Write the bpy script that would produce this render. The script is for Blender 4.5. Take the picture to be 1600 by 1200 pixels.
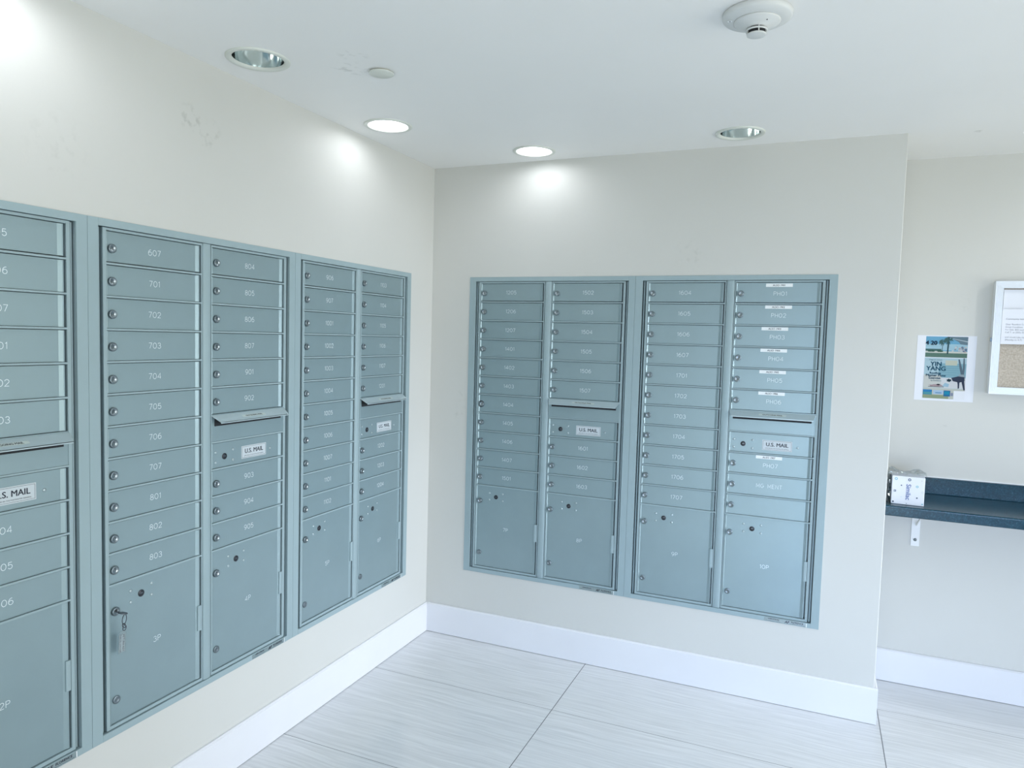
import bpy, bmesh, math, random
from mathutils import Vector, Matrix
random.seed(7)
for o in list(bpy.data.objects): bpy.data.objects.remove(o, do_unlink=True)
S = bpy.context.scene
C = S.collection

# ------------------------------------------------------------------ camera
F_PX = 1121.378
cam_d = bpy.data.cameras.new('camera'); cam_d.sensor_width = 36.0; cam_d.lens = F_PX/1600*36
cam_d.clip_start = 0.05
cam = bpy.data.objects.new('camera', cam_d); C.objects.link(cam); S.camera = cam
RX = (0.9196779474, 0.3916970629, 0.0276746081)
RD = (0.0507480821, -0.0486748321, -0.9975246327)
RF = (-0.3893804119, 0.9188058400, -0.0646430444)
m = Matrix(((RX[0], -RD[0], -RF[0], 1.7695946), (RX[1], -RD[1], -RF[1], -3.1321949), (RX[2], -RD[2], -RF[2], 1.49778565), (0, 0, 0, 1)))
cam.matrix_world = m

# ------------------------------------------------------------------ exposure, world, daylight, added fill
S.view_settings.view_transform = 'Standard'; S.view_settings.look = 'None'
S.view_settings.gamma = 1.0; S.view_settings.use_curve_mapping = False
S.view_settings.exposure = -0.06
W = bpy.data.worlds.new('sky'); S.world = W; W.use_nodes = True
bg = W.node_tree.nodes['Background']; bg.inputs[0].default_value = (0.75, 0.88, 1.0, 1); bg.inputs[1].default_value = 0.5

H = 2.3115; XE = 2.045; DR = 0.4448; XR = 4.8; YB = -5.0; BH = 0.1467; T = 0.013
def area(name, loc, rot, sx, sy, power, col, spread=180):
    d = bpy.data.lights.new(name, 'AREA'); d.shape = 'RECTANGLE'; d.size = sx; d.size_y = sy; d.energy = power; d.color = col; d.spread = math.radians(spread)
    o = bpy.data.objects.new(name, d); C.objects.link(o); o.location = loc; o.rotation_euler = rot; return o
DAY = (0.72, 0.87, 1.0)
area('daylight_side', (XR+0.25, -1.75, 1.20), (0, math.radians(101), 0), 1.6, 3.4, 66, (1.0, 0.955, 0.84), 140)
area('daylight_side_open_sky', (XR+0.30, -0.45, 1.35), (math.radians(0), math.radians(78), 0), 1.3, 0.9, 10, (0.80, 0.85, 1.0), 40)
area('daylight_rear', (3.2, YB-0.35, 1.15), (math.radians(66), 0, math.radians(6)), 2.8, 1.1, 54, (0.52, 0.67, 1.0), 68)
area('rear_upward_fill', (1.7, YB-0.40, 0.45), (math.radians(116), 0, math.radians(8)), 2.0, 0.8, 26, (1.0, 0.99, 0.91), 120)  # added fill lamp, tilted up to lift the ceiling and upper walls

# ------------------------------------------------------------------ materials
def mat(name, col, rough=0.5, metal=0.0, spec=0.5, emit=None, estr=0.0):
    M = bpy.data.materials.new(name); M.use_nodes = True
    b = M.node_tree.nodes['Principled BSDF']
    b.inputs['Base Color'].default_value = (*col, 1); b.inputs['Roughness'].default_value = rough
    b.inputs['Metallic'].default_value = metal; b.inputs['Specular IOR Level'].default_value = spec
    if emit: b.inputs['Emission Color'].default_value = (*emit, 1); b.inputs['Emission Strength'].default_value = estr
    return M
def N(M, t, **kw):
    n = M.node_tree.nodes.new(t)
    for k, v in kw.items(): setattr(n, k, v)
    return n
def lk(M, a, b): M.node_tree.links.new(a, b)
def varied(name, c1, c2, scale, rough, metal=0.0, spec=0.5, bump=0.0, bscale=200, stretch=(1, 1, 1), coord='Object', detail=4, rr=None):
    M = mat(name, c1, rough, metal, spec); b = M.node_tree.nodes['Principled BSDF']
    tc = N(M, 'ShaderNodeTexCoord'); mp = N(M, 'ShaderNodeMapping'); mp.inputs['Scale'].default_value = stretch
    lk(M, tc.outputs[coord], mp.inputs[0])
    nz = N(M, 'ShaderNodeTexNoise'); nz.inputs['Scale'].default_value = scale; nz.inputs['Detail'].default_value = detail
    lk(M, mp.outputs[0], nz.inputs['Vector'])
    cr = N(M, 'ShaderNodeValToRGB'); cr.color_ramp.elements[0].position = 0.3; cr.color_ramp.elements[1].position = 0.7
    cr.color_ramp.elements[0].color = (*c1, 1); cr.color_ramp.elements[1].color = (*c2, 1)
    lk(M, nz.outputs['Fac'], cr.inputs[0]); lk(M, cr.outputs[0], b.inputs['Base Color'])
    if bump:
        n2 = N(M, 'ShaderNodeTexNoise'); n2.inputs['Scale'].default_value = bscale; lk(M, mp.outputs[0], n2.inputs['Vector'])
        bp = N(M, 'ShaderNodeBump'); bp.inputs['Strength'].default_value = bump; bp.inputs['Distance'].default_value = 0.001
        lk(M, n2.outputs['Fac'], bp.inputs['Height']); lk(M, bp.outputs[0], b.inputs['Normal'])
    return M

def wall_mat(name, c1, c2, smudge):
    """painted plaster: faint mottling plus a few grey scuffs at fixed places (x, y, z, radius, strength)"""
    M = varied(name, c1, c2, 1.3, 0.55, spec=0.3, bump=0.12, bscale=160)
    b = M.node_tree.nodes['Principled BSDF']; src = b.inputs['Base Color'].links[0].from_socket
    tc = N(M, 'ShaderNodeTexCoord'); nz = N(M, 'ShaderNodeTexNoise'); nz.inputs['Scale'].default_value = 38; nz.inputs['Detail'].default_value = 3
    lk(M, tc.outputs['Object'], nz.inputs['Vector'])
    for (x, y, z, r, st) in smudge:
        vd = N(M, 'ShaderNodeVectorMath', operation='DISTANCE'); lk(M, tc.outputs['Object'], vd.inputs[0]); vd.inputs[1].default_value = (x, y, z)
        mr = N(M, 'ShaderNodeMapRange'); mr.inputs[1].default_value = r; mr.inputs[2].default_value = r*0.3; lk(M, vd.outputs['Value'], mr.inputs[0])
        th = N(M, 'ShaderNodeMapRange'); th.inputs[1].default_value = 0.52; th.inputs[2].default_value = 0.66; lk(M, nz.outputs['Fac'], th.inputs[0])
        mu = N(M, 'ShaderNodeMath', operation='MULTIPLY'); lk(M, mr.outputs[0], mu.inputs[0]); lk(M, th.outputs[0], mu.inputs[1])
        m2 = N(M, 'ShaderNodeMath', operation='MULTIPLY'); lk(M, mu.outputs[0], m2.inputs[0]); m2.inputs[1].default_value = st
        mx = N(M, 'ShaderNodeMix', data_type='RGBA'); lk(M, m2.outputs[0], mx.inputs[0]); lk(M, src, mx.inputs[6]); mx.inputs[7].default_value = (0.30, 0.31, 0.28, 1)
        src = mx.outputs[2]
    lk(M, src, b.inputs['Base Color']); return M

M_wall = wall_mat('wall_paint', (0.575, 0.580, 0.550), (0.600, 0.605, 0.575),
    [(0, -1.49, 2.13, 0.05, .5), (0, -1.42, 2.10, 0.06, .35), (0.17, 0, 1.12, 0.05, .2), (0.165, 0, 1.20, 0.04, .2), (1.25, 0, 1.87, 0.08, .15), (2.32, DR, 1.69, 0.05, .15), (2.29, DR, 1.165, 0.014, .5), (0, -1.9, 1.95, 0.10, .12)])
M_ceil = wall_mat('ceiling_paint', (0.79, 0.795, 0.78), (0.82, 0.825, 0.81),
    [(0.47, -1.33, H, 0.05, .3), (0.40, -1.24, H, 0.07, .3), (2.28, 0.05, H, 0.02, .7)])
M_base = varied('baseboard_paint', (0.70, 0.71, 0.735), (0.73, 0.74, 0.765), 3, 0.35, spec=0.4)
M_metal = varied('silver_powder_coat', (0.250, 0.338, 0.362), (0.266, 0.357, 0.382), 6, 0.42, metal=0.42, spec=0.5, bump=0.10, bscale=900)
M_trimmetal = varied('silver_frame_coat', (0.295, 0.390, 0.415), (0.315, 0.412, 0.438), 6, 0.60, metal=0.12, bump=0.08, bscale=900)
M_hood_lit = varied('hood_coat_lightened', (0.42, 0.52, 0.55), (0.44, 0.54, 0.57), 6, 0.38, metal=0.25)  # coat lightened to paint in the light caught by the sloping hood
M_lock = mat('chrome_lock', (0.20, 0.24, 0.26), 0.35, 0.9)
M_lockface = mat('lock_plug_nickel', (0.34, 0.39, 0.41), 0.3, 0.9)
M_black = mat('black_plastic', (0.012, 0.014, 0.02), 0.35)
M_dark = mat('dark_slot_and_shade', (0.015, 0.018, 0.022), 0.8)
M_rivet = mat('rivet_metal', (0.42, 0.50, 0.52), 0.35, 0.6)
M_engrave = mat('engraved_number_fill', (0.72, 0.80, 0.82), 0.6)
M_sticker = mat('white_sticker', (0.80, 0.84, 0.85), 0.5)
M_silverlabel = mat('silver_label_stock', (0.54, 0.60, 0.63), 0.45)
M_outlabel = mat('outgoing_label_stock', (0.52, 0.60, 0.58), 0.5)
M_ink = mat('label_ink', (0.012, 0.018, 0.035), 0.6)
M_white = mat('white_gloss_paint', (0.78, 0.80, 0.80), 0.35)
M_cream = mat('cream_trim_ring', (0.62, 0.65, 0.60), 0.4)
M_plastic = mat('white_plastic', (0.61, 0.63, 0.62), 0.45)
M_alu = mat('white_aluminium', (0.76, 0.80, 0.84), 0.35, 0.1)
M_cork = varied('cork', (0.36, 0.32, 0.27), (0.52, 0.47, 0.40), 160, 0.9, spec=0.1, bump=0.3, bscale=300)
M_paper = mat('paper', (0.72, 0.745, 0.80), 0.7, spec=0.2)
M_reflector = mat('clear_reflector', (0.78, 0.84, 0.85), 0.10, 1.0)
M_lampglass = mat('unlit_lamp', (0.74, 0.79, 0.79), 0.15, 0.2)
M_lampon = mat('lit_lamp', (0.9, 0.9, 0.9), 0.3, emit=(0.93, 0.95, 1.0), estr=6.0)
M_softrefl = mat('satin_reflector', (0.80, 0.82, 0.84), 0.38, 0.9)
M_keymetal = mat('key_steel', (0.10, 0.11, 0.13), 0.35, 0.9)

def glassy(name, col, fac, rough=0.02):
    M = bpy.data.materials.new(name); M.use_nodes = True; nt = M.node_tree; nt.nodes.clear()
    o = nt.nodes.new('ShaderNodeOutputMaterial'); mx = nt.nodes.new('ShaderNodeMixShader'); t = nt.nodes.new('ShaderNodeBsdfTransparent')
    g = nt.nodes.new('ShaderNodeBsdfGlossy'); g.inputs['Roughness'].default_value = rough; t.inputs[0].default_value = (*col, 1)
    mx.inputs[0].default_value = fac
    nt.links.new(t.outputs[0], mx.inputs[1]); nt.links.new(g.outputs[0], mx.inputs[2]); nt.links.new(mx.outputs[0], o.inputs[0]); return M
M_glass = glassy('window_glass', (0.97, 0.99, 1.0), 0.05)
M_film = glassy('crumpled_clear_film', (0.93, 0.96, 0.97), 0.30, 0.12)
M_clearlabel = glassy('clear_label_film', (0.93, 0.97, 0.97), 0.22, 0.25)
M_tagplastic = glassy('clear_tag_plastic', (0.85, 0.90, 0.90), 0.22, 0.1)

def floor_mat():
    M = mat('striated_porcelain_tile', (0.6, 0.62, 0.62), 0.10, spec=0.5); b = M.node_tree.nodes['Principled BSDF']
    tc = N(M, 'ShaderNodeTexCoord'); sp = N(M, 'ShaderNodeSeparateXYZ'); lk(M, tc.outputs['Object'], sp.inputs[0])
    def math_(op, a, b_=None, c=None):
        n = N(M, 'ShaderNodeMath', operation=op)
        for i, v in enumerate((a, b_, c)):
            if v is None: continue
            if isinstance(v, (int, float)): n.inputs[i].default_value = v
            else: lk(M, v, n.inputs[i])
        return n.outputs[0]
    # slow waviness of the striations
    n1 = N(M, 'ShaderNodeTexNoise'); n1.inputs['Scale'].default_value = 2.2; n1.inputs['Detail'].default_value = 3; lk(M, tc.outputs['Object'], n1.inputs['Vector'])
    wy = math_('MULTIPLY_ADD', n1.outputs['Fac'], 0.05, sp.outputs[1])
    # per-tile shift so veins break at the joints
    tx = math_('FLOOR', math_('DIVIDE', math_('SUBTRACT', sp.outputs[0], 0.854), 1.217)); ty = math_('FLOOR', math_('DIVIDE', math_('ADD', sp.outputs[1], 0.4667), 0.603))
    sh = math_('ADD', math_('MULTIPLY', tx, 3.17), math_('MULTIPLY', ty, 5.31))
    cb = N(M, 'ShaderNodeCombineXYZ'); lk(M, math_('MULTIPLY', sp.outputs[0], 3.6), cb.inputs[0]); lk(M, math_('MULTIPLY', wy, 105), cb.inputs[1]); lk(M, sh, cb.inputs[2])
    n2 = N(M, 'ShaderNodeTexNoise'); n2.inputs['Scale'].default_value = 1.0; n2.inputs['Detail'].default_value = 5; n2.inputs['Roughness'].default_value = 0.62; lk(M, cb.outputs[0], n2.inputs['Vector'])
    cr = N(M, 'ShaderNodeValToRGB'); e = cr.color_ramp.elements; e[0].position = 0.30; e[0].color = (0.61, 0.625, 0.635, 1); e[1].position = 0.68; e[1].color = (0.77, 0.785, 0.795, 1)
    k = e.new(0.5); k.color = (0.69, 0.705, 0.715, 1)
    lk(M, n2.outputs['Fac'], cr.inputs[0])
    fx = math_('ABSOLUTE', math_('SUBTRACT', math_('PINGPONG', math_('SUBTRACT', sp.outputs[0], 0.854), 1.217/2), 0))
    fy = math_('ABSOLUTE', math_('PINGPONG', math_('ADD', sp.outputs[1], 0.4667), 0.603/2))
    gx = math_('LESS_THAN', fx, 0.0016); gy = math_('LESS_THAN', fy, 0.0011); g = math_('MAXIMUM', gx, gy)
    mx = N(M, 'ShaderNodeMix', data_type='RGBA'); lk(M, g, mx.inputs[0]); lk(M, cr.outputs[0], mx.inputs[6]); mx.inputs[7].default_value = (0.13, 0.14, 0.15, 1)
    lk(M, mx.outputs[2], b.inputs['Base Color'])
    r = math_('MULTIPLY_ADD', g, 0.5, 0.13); lk(M, r, b.inputs['Roughness']); return M
M_floor = floor_mat()

def granite_mat():
    M = mat('dark_green_granite', (0.03, 0.06, 0.07), 0.22, spec=0.35); b = M.node_tree.nodes['Principled BSDF']
    tc = N(M, 'ShaderNodeTexCoord'); n = N(M, 'ShaderNodeTexNoise'); n.inputs['Scale'].default_value = 170; n.inputs['Detail'].default_value = 6; n.inputs['Roughness'].default_value = .75
    lk(M, tc.outputs['Object'], n.inputs['Vector']); cr = N(M, 'ShaderNodeValToRGB'); e = cr.color_ramp.elements
    e[0].position = .42; e[0].color = (0.003, 0.028, 0.045, 1); e[1].position = .74; e[1].color = (0.10, 0.20, 0.22, 1); k = e.new(.6); k.color = (0.008, 0.055, 0.085, 1)
    lk(M, n.outputs['Fac'], cr.inputs[0]); lk(M, cr.outputs[0], b.inputs['Base Color']); return M
M_granite = granite_mat()

# ------------------------------------------------------------------ mesh helpers
class MB:
    def __init__(s): s.v = []; s.f = []; s.mi = []; s.sm = []
    def quad(s, pts, mi=0, sm=False):
        b = len(s.v); s.v += [tuple(p) for p in pts]; s.f.append(tuple(range(b, b+len(pts)))); s.mi.append(mi); s.sm.append(sm); return s
    def box(s, x0, x1, y0, y1, z0, z1, mi=0):
        b = len(s.v); s.v += [(x, y, z) for x in (x0, x1) for y in (y0, y1) for z in (z0, z1)]
        for q in ((0, 1, 3, 2), (4, 6, 7, 5), (0, 4, 5, 1), (2, 3, 7, 6), (0, 2, 6, 4), (1, 5, 7, 3)):
            s.f.append(tuple(b+i for i in q)); s.mi.append(mi); s.sm.append(False)
        return s
    def prism(s, prof, axis, a0, a1, mi=0, sm=False):
        """extrude closed 2D profile along axis; prof in the two other axes in order"""
        n = len(prof); b = len(s.v)
        def P(p, a):
            if axis == 'x': return (a, p[0], p[1])
            if axis == 'y': return (p[0], a, p[1])
            return (p[0], p[1], a)
        s.v += [P(p, a0) for p in prof] + [P(p, a1) for p in prof]
        for i in range(n):
            j = (i+1) % n; s.f.append((b+i, b+j, b+n+j, b+n+i)); s.mi.append(mi); s.sm.append(sm)
        s.f.append(tuple(b+i for i in reversed(range(n)))); s.f.append(tuple(b+n+i for i in range(n))); s.mi += [mi, mi]; s.sm += [False, False]
        return s
    def lathe(s, prof, n=32, origin=(0, 0, 0), axis='z', mi=0, sm=True, mis=None, cap=True):
        """prof: list of (radius, height) along axis"""
        b = len(s.v); ox, oy, oz = origin
        for (r, h) in prof:
            for i in range(n):
                a = 2*math.pi*i/n; c, d = r*math.cos(a), r*math.sin(a)
                s.v.append((ox+c, oy+d, oz+h) if axis == 'z' else ((ox+c, oy+h, oz+d) if axis == 'y' else (ox+h, oy+c, oz+d)))
        for k in range(len(prof)-1):
            for i in range(n):
                j = (i+1) % n; s.f.append((b+k*n+i, b+k*n+j, b+(k+1)*n+j, b+(k+1)*n+i)); s.mi.append(mis[k] if mis else mi); s.sm.append(sm)
        if cap:
            if prof[0][0] > 1e-6: s.f.append(tuple(b+i for i in reversed(range(n)))); s.mi.append(mis[0] if mis else mi); s.sm.append(False)
            if prof[-1][0] > 1e-6: s.f.append(tuple(b+(len(prof)-1)*n+i for i in range(n))); s.mi.append(mis[-1] if mis else mi); s.sm.append(False)
        return s
    def tube(s, pts, r, n=8, closed=False, mi=0):
        pts = [Vector(p) for p in pts]; L = len(pts); b = len(s.v); up = None
        for k, p in enumerate(pts):
            if closed: t = pts[(k+1) % L]-pts[k-1]
            else: t = pts[min(k+1, L-1)]-pts[max(k-1, 0)]
            t.normalize()
            if up is None: up = t.orthogonal().normalized()
            up = (up-t*up.dot(t)).normalized(); w = t.cross(up)
            for i in range(n):
                a = 2*math.pi*i/n; s.v.append(tuple(p+up*math.cos(a)*r+w*math.sin(a)*r))
        for k in range(L if closed else L-1):
            k2 = (k+1) % L
            for i in range(n):
                j = (i+1) % n; s.f.append((b+k*n+i, b+k*n+j, b+k2*n+j, b+k2*n+i)); s.mi.append(mi); s.sm.append(True)
        if not closed:
            s.f.append(tuple(b+i for i in reversed(range(n)))); s.f.append(tuple(b+(L-1)*n+i for i in range(n))); s.mi += [mi, mi]; s.sm += [False, False]
        return s
    def mesh(s, name, mats):
        me = bpy.data.meshes.new(name); me.from_pydata(s.v, [], s.f)
        if not isinstance(mats, (list, tuple)): mats = [mats]
        for m_ in mats: me.materials.append(m_)
        me.polygons.foreach_set('material_index', s.mi); me.polygons.foreach_set('use_smooth', s.sm)
        bm = bmesh.new(); bm.from_mesh(me); bmesh.ops.remove_doubles(bm, verts=bm.verts, dist=1e-7)
        bmesh.ops.recalc_face_normals(bm, faces=bm.faces); bm.to_mesh(me); bm.free()
        return me
    def build(s, name, mats, parent=None, loc=(0, 0, 0), bevel=0):
        return ob(name, s.mesh(name, mats), parent, loc, bevel)
def ob(name, me, parent=None, loc=(0, 0, 0), bevel=0):
    o = bpy.data.objects.new(name, me); C.objects.link(o); o.location = loc
    if parent: o.parent = parent
    if bevel:
        b = o.modifiers.new('edge', 'BEVEL'); b.width = bevel; b.segments = 2; b.limit_method = 'ANGLE'; b.angle_limit = math.radians(40)
    return o
def tag(o, label=None, cat=None, group=None, kind=None):
    if label: o['label'] = label
    if cat: o['category'] = cat
    if group: o['group'] = group
    if kind: o['kind'] = kind
    return o
def empty(name, loc, label=None, cat=None, group=None, rz=0):
    o = bpy.data.objects.new(name, None); C.objects.link(o); o.location = loc; o.rotation_euler = (0, 0, rz); o.empty_display_size = .05
    return tag(o, label, cat, group)
def struct(mb, name, mats, bevel=0):
    o = mb.build(name, mats, None, (0, 0, 0), bevel); o['kind'] = 'structure'; return o

def text_polys(body, size, bold=0.0, align='CENTER', sx=1.0):
    """flat filled text as (verts, faces) in the xy plane, centred on x, baseline at 0"""
    cu = bpy.data.curves.new('t', 'FONT'); cu.body = body; cu.size = size; cu.align_x = align; cu.offset = bold; cu.resolution_u = 3
    to = bpy.data.objects.new('t', cu); C.objects.link(to)
    dg = bpy.context.evaluated_depsgraph_get(); me = bpy.data.meshes.new_from_object(to.evaluated_get(dg))
    v = [(p.co.x*sx, p.co.y) for p in me.vertices]; f = [tuple(q.vertices) for q in me.polygons]
    bpy.data.objects.remove(to, do_unlink=True); bpy.data.meshes.remove(me); bpy.data.curves.remove(cu)
    return v, f
def add_text(mb, body, size, fn, mi=0, bold=0.0, align='CENTER', sx=1.0, nrm=(0, -1, 0)):
    v, f = text_polys(body, size, 0.0, align, sx); k = bold*0.8
    for n_, (dx, dy) in enumerate([(0, 0)] if bold <= 0 else [(-k, 0), (0, 0), (k, 0), (0, -k*.6), (0, k*.6)]):
        b = len(mb.v); e = 4e-5*n_
        mb.v += [tuple(q+nrm[i]*e for i, q in enumerate(fn(x+dx, y+dy))) for x, y in v]
        for q in f: mb.f.append(tuple(b+i for i in q)); mb.mi.append(mi); mb.sm.append(False)

# single-stroke engraver's alphabet (width, strokes) in a box one unit tall
def arc(cx, cy, rx, ry, a0, a1, n=14):
    return [(cx+rx*math.cos(math.radians(a0+(a1-a0)*i/n)), cy+ry*math.sin(math.radians(a0+(a1-a0)*i/n))) for i in range(n+1)]
GL = {
 '0': (.78, [arc(.39, .5, .37, .5, 0, 360, 28)]), '1': (.34, [[(.06, .80), (.26, 1), (.26, 0)]]),
 '2': (.70, [arc(.35, .70, .32, .30, 165, -20)+[(.03, 0), (.68, 0)]]),
 '3': (.70, [arc(.34, .76, .28, .24, 160, -90, 12)+arc(.34, .26, .33, .26, 90, -160, 14)]),
 '4': (.76, [[(.56, 0), (.56, 1), (.02, .28), (.74, .28)]]),
 '5': (.70, [[(.62, 1), (.14, 1), (.08, .55)]+arc(.35, .33, .32, .33, 135, -155, 16)]),
 '6': (.72, [arc(.50, .42, .46, .58, 78, 176, 12)+arc(.37, .32, .33, .32, 170, 530, 26)]), '7': (.66, [[(.02, 1), (.64, 1), (.22, 0)]]),
 '8': (.72, [arc(.36, .76, .27, .24, 0, 360, 22), arc(.36, .26, .33, .26, 0, 360, 24)]),
 '9': (.72, [arc(.22, .58, .46, .58, -102, -4, 12)+arc(.35, .68, .33, .32, -10, 350, 26)]),
 'P': (.66, [[(.04, 0), (.04, 1), (.38, 1)]+arc(.38, .74, .26, .26, 90, -90, 10)+[(.04, .48)]]),
 'H': (.72, [[(.04, 0), (.04, 1)], [(.68, 0), (.68, 1)], [(.04, .5), (.68, .5)]]),
 'M': (.84, [[(.04, 0), (.04, 1), (.42, .25), (.80, 1), (.80, 0)]]),
 'G': (.78, [arc(.40, .5, .36, .5, 50, 360, 20)+[(.44, .5)]]), 'E': (.62, [[(.60, 1), (.04, 1), (.04, 0), (.60, 0)], [(.04, .5), (.5, .5)]]),
 'N': (.72, [[(.04, 0), (.04, 1), (.68, 0), (.68, 1)]]), 'T': (.66, [[(.02, 1), (.64, 1)], [(.33, 1), (.33, 0)]]), ' ': (.5, [])}
NUMCACHE = {}
def engraved(body, h=0.0158, w=0.0015):
    if body in NUMCACHE: return NUMCACHE[body]
    tot = sum(GL[c][0] for c in body)*h+0.24*h*(len(body)-1); x = -tot/2; mb = MB()
    ns = 0
    for c in body:
        for st in GL[c][1]:
            ns = (ns+1) % 3
            P = [Vector((x+p[0]*h, (p[1]-.5)*h)) for p in st]; n = len(P); cl = (P[0]-P[-1]).length < 1e-6
            nb = []
            for i in range(n):
                a = P[i-1] if i > 0 else (P[-2] if cl else P[0]); b = P[i+1] if i < n-1 else (P[1] if cl else P[-1])
                d1 = (P[i]-a); d2 = (b-P[i]); d1 = d1.normalized() if d1.length > 1e-9 else d2.normalized(); d2 = d2.normalized() if d2.length > 1e-9 else d1
                t = (d1+d2); t = t.normalized() if t.length > 1e-6 else d1
                k = max(0.45, t.dot(d1)); nb.append(Vector((-t.y, t.x))*(w/2/k))
            for i in range(n-1):
                q = (P[i]-nb[i], P[i+1]-nb[i+1], P[i+1]+nb[i+1], P[i]+nb[i]); mb.quad([(v.x, -3e-5*ns-(4e-5 if i > n*.55 else 0), v.y) for v in q])
        x += GL[c][0]*h+0.24*h
    me = bpy.data.meshes.new('door_number'); me.from_pydata(mb.v, [], mb.f); me.materials.append(M_engrave)
    NUMCACHE[body] = me; return me

# ------------------------------------------------------------------ room shell
p = 0.0889; A1, B1, A2, B2 = 0.057, 0.3812, 0.4235, 0.7563; PW = 0.811; MT, MBT, HP = 0.0289, 0.0309, 0.4009
HU = MT+11*p+HP+MBT
XD, YC, ZT, ZTL = 0.2086, -0.2055, 1.7532, 1.7555
Z0B = ZT+MT-HU; Z0L = ZTL+MT-HU
def wall_with_hole(name, axis, plane, back, u0, u1, z0, z1, hu0, hu1, hz0, hz1):
    mb = MB()
    def bx(a, b, c, d):
        if axis == 'y': mb.box(a, b, min(plane, back), max(plane, back), c, d)
        else: mb.box(min(plane, back), max(plane, back), a, b, c, d)
    bx(u0, hu0, z0, z1); bx(hu1, u1, z0, z1); bx(hu0, hu1, z0, hz0); bx(hu0, hu1, hz1, z1)
    if name: 
        mb = MB(); bx(u0, hu0, z0, z1); bx(hu0, hu1, z0, hz0); bx(hu0, hu1, hz1, z1); r = .003
        mb.prism([(hu1, back), (hu1, plane), (u1-r, plane)]+[(u1-r+r*math.sin(a*math.pi/12), plane+r-r*math.cos(a*math.pi/12)) for a in range(1, 7)]+[(u1, back)], 'z', z0, z1, sm=False)
    return mb
c_ = 0.014
struct(wall_with_hole('corner', 'y', 0, DR, 0, XE, 0, H, XD+c_, XD+2*PW-c_, Z0B+c_, Z0B+HU-c_), 'wall_back', M_wall)
struct(wall_with_hole('', 'x', 0, -0.2, YB, 0, 0, H, YC-3*PW+c_, YC-c_, Z0L+c_, Z0L+HU-c_), 'wall_left', M_wall)
struct(MB().box(XE, XR, DR, DR+0.15, 0, H), 'wall_recess', M_wall)
struct(wall_with_hole('', 'x', XR, XR+0.15, YB, DR, 0, H, -3.5, 0.0, 0.05, 2.15), 'wall_right', M_wall)
struct(wall_with_hole('', 'y', YB, YB-0.15, 0, XR, 0, H, 0.8, 4.2, 0.05, 2.15), 'wall_rear', M_wall)
struct(MB().box(-0.2, XR+.15, YB-.15, DR+.15, -0.1, 0), 'floor', M_floor)
# glazing behind and beside the camera
def glazing(k, axis, plane, u0, u1, z0, z1, n):
    fr = MB(); gl = MB(); w = .05
    def bx(mb, a, b, c, d, t0, t1):
        if axis == 'x': mb.box(plane+t0, plane+t1, a, b, c, d)
        else: mb.box(a, b, plane-t1, plane-t0, c, d)
    bx(fr, u0, u1, z0, z0+w, .03, .11); bx(fr, u0, u1, z1-w, z1, .03, .11)
    for i in range(n+1):
        u = u0+w/2+(u1-u0-w)*i/n; bx(fr, u-w/2, u+w/2, z0+w, z1-w, .03, .11)
    f = fr.build('window_%d' % k, M_white); f['kind'] = 'structure'
    bx(gl, u0+w, u1-w, z0+w, z1-w, .065, .072); g = gl.build('pane', M_glass, f)
glazing(1, 'x', XR, -3.5, 0.0, .05, 2.15, 3)
glazing(2, 'y', YB, 0.8, 4.2, .05, 2.15, 3)

# ceiling with round openings for the recessed lights
LIGHTS = [(0.177, -1.400, False), (0.180, -0.694, True), (0.588, -0.169, True), (1.451, -0.186, False), (0.180, -2.106, True), (3.18, -0.19, True)]
R_OPEN = 0.083
bm = bmesh.new()
def loop(pts):
    vs = [bm.verts.new(q) for q in pts]
    for i in range(len(vs)): bm.edges.new((vs[i], vs[(i+1) % len(vs)]))
loop([(-.2, YB-.15, H), (XR+.15, YB-.15, H), (XR+.15, DR+.15, H), (-.2, DR+.15, H)])
for (x, y, on) in LIGHTS: loop([(x+R_OPEN*math.cos(a*math.pi/20), y+R_OPEN*math.sin(a*math.pi/20), H) for a in range(40)])
bmesh.ops.triangle_fill(bm, use_beauty=True, use_dissolve=False, edges=bm.edges, normal=(0, 0, -1))
me = bpy.data.meshes.new('ceiling'); bm.to_mesh(me); bm.free(); me.materials.append(M_ceil); o = ob('ceiling', me); o['kind'] = 'structure'

# baseboards with an eased top edge
def bb_prof(t=T, h=BH): return [(0, .0022), (t, .0022), (t, h-.006), (t*.55, h), (0, h)]
def base_x(mb, x0, x1, yw):   # runs along x, faces -y
    mb.prism([(yw-q[0], q[1]) for q in bb_prof()], 'x', x0, x1)
def base_y(mb, y0, y1, xw, sgn=1):
    mb.prism([(xw+sgn*q[0], q[1]) for q in bb_prof()], 'y', y0, y1)
mb = MB(); base_y(mb, YB, 0, 0); struct(mb, 'baseboard_left', M_base)
mb = MB(); base_x(mb, T, XE+T, 0); struct(mb, 'baseboard_back', M_base)
mb = MB(); base_y(mb, 0, DR-T, XE); struct(mb, 'baseboard_return', M_base)
mb = MB(); base_x(mb, XE, XR, DR); struct(mb, 'baseboard_recess', M_base)

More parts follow.
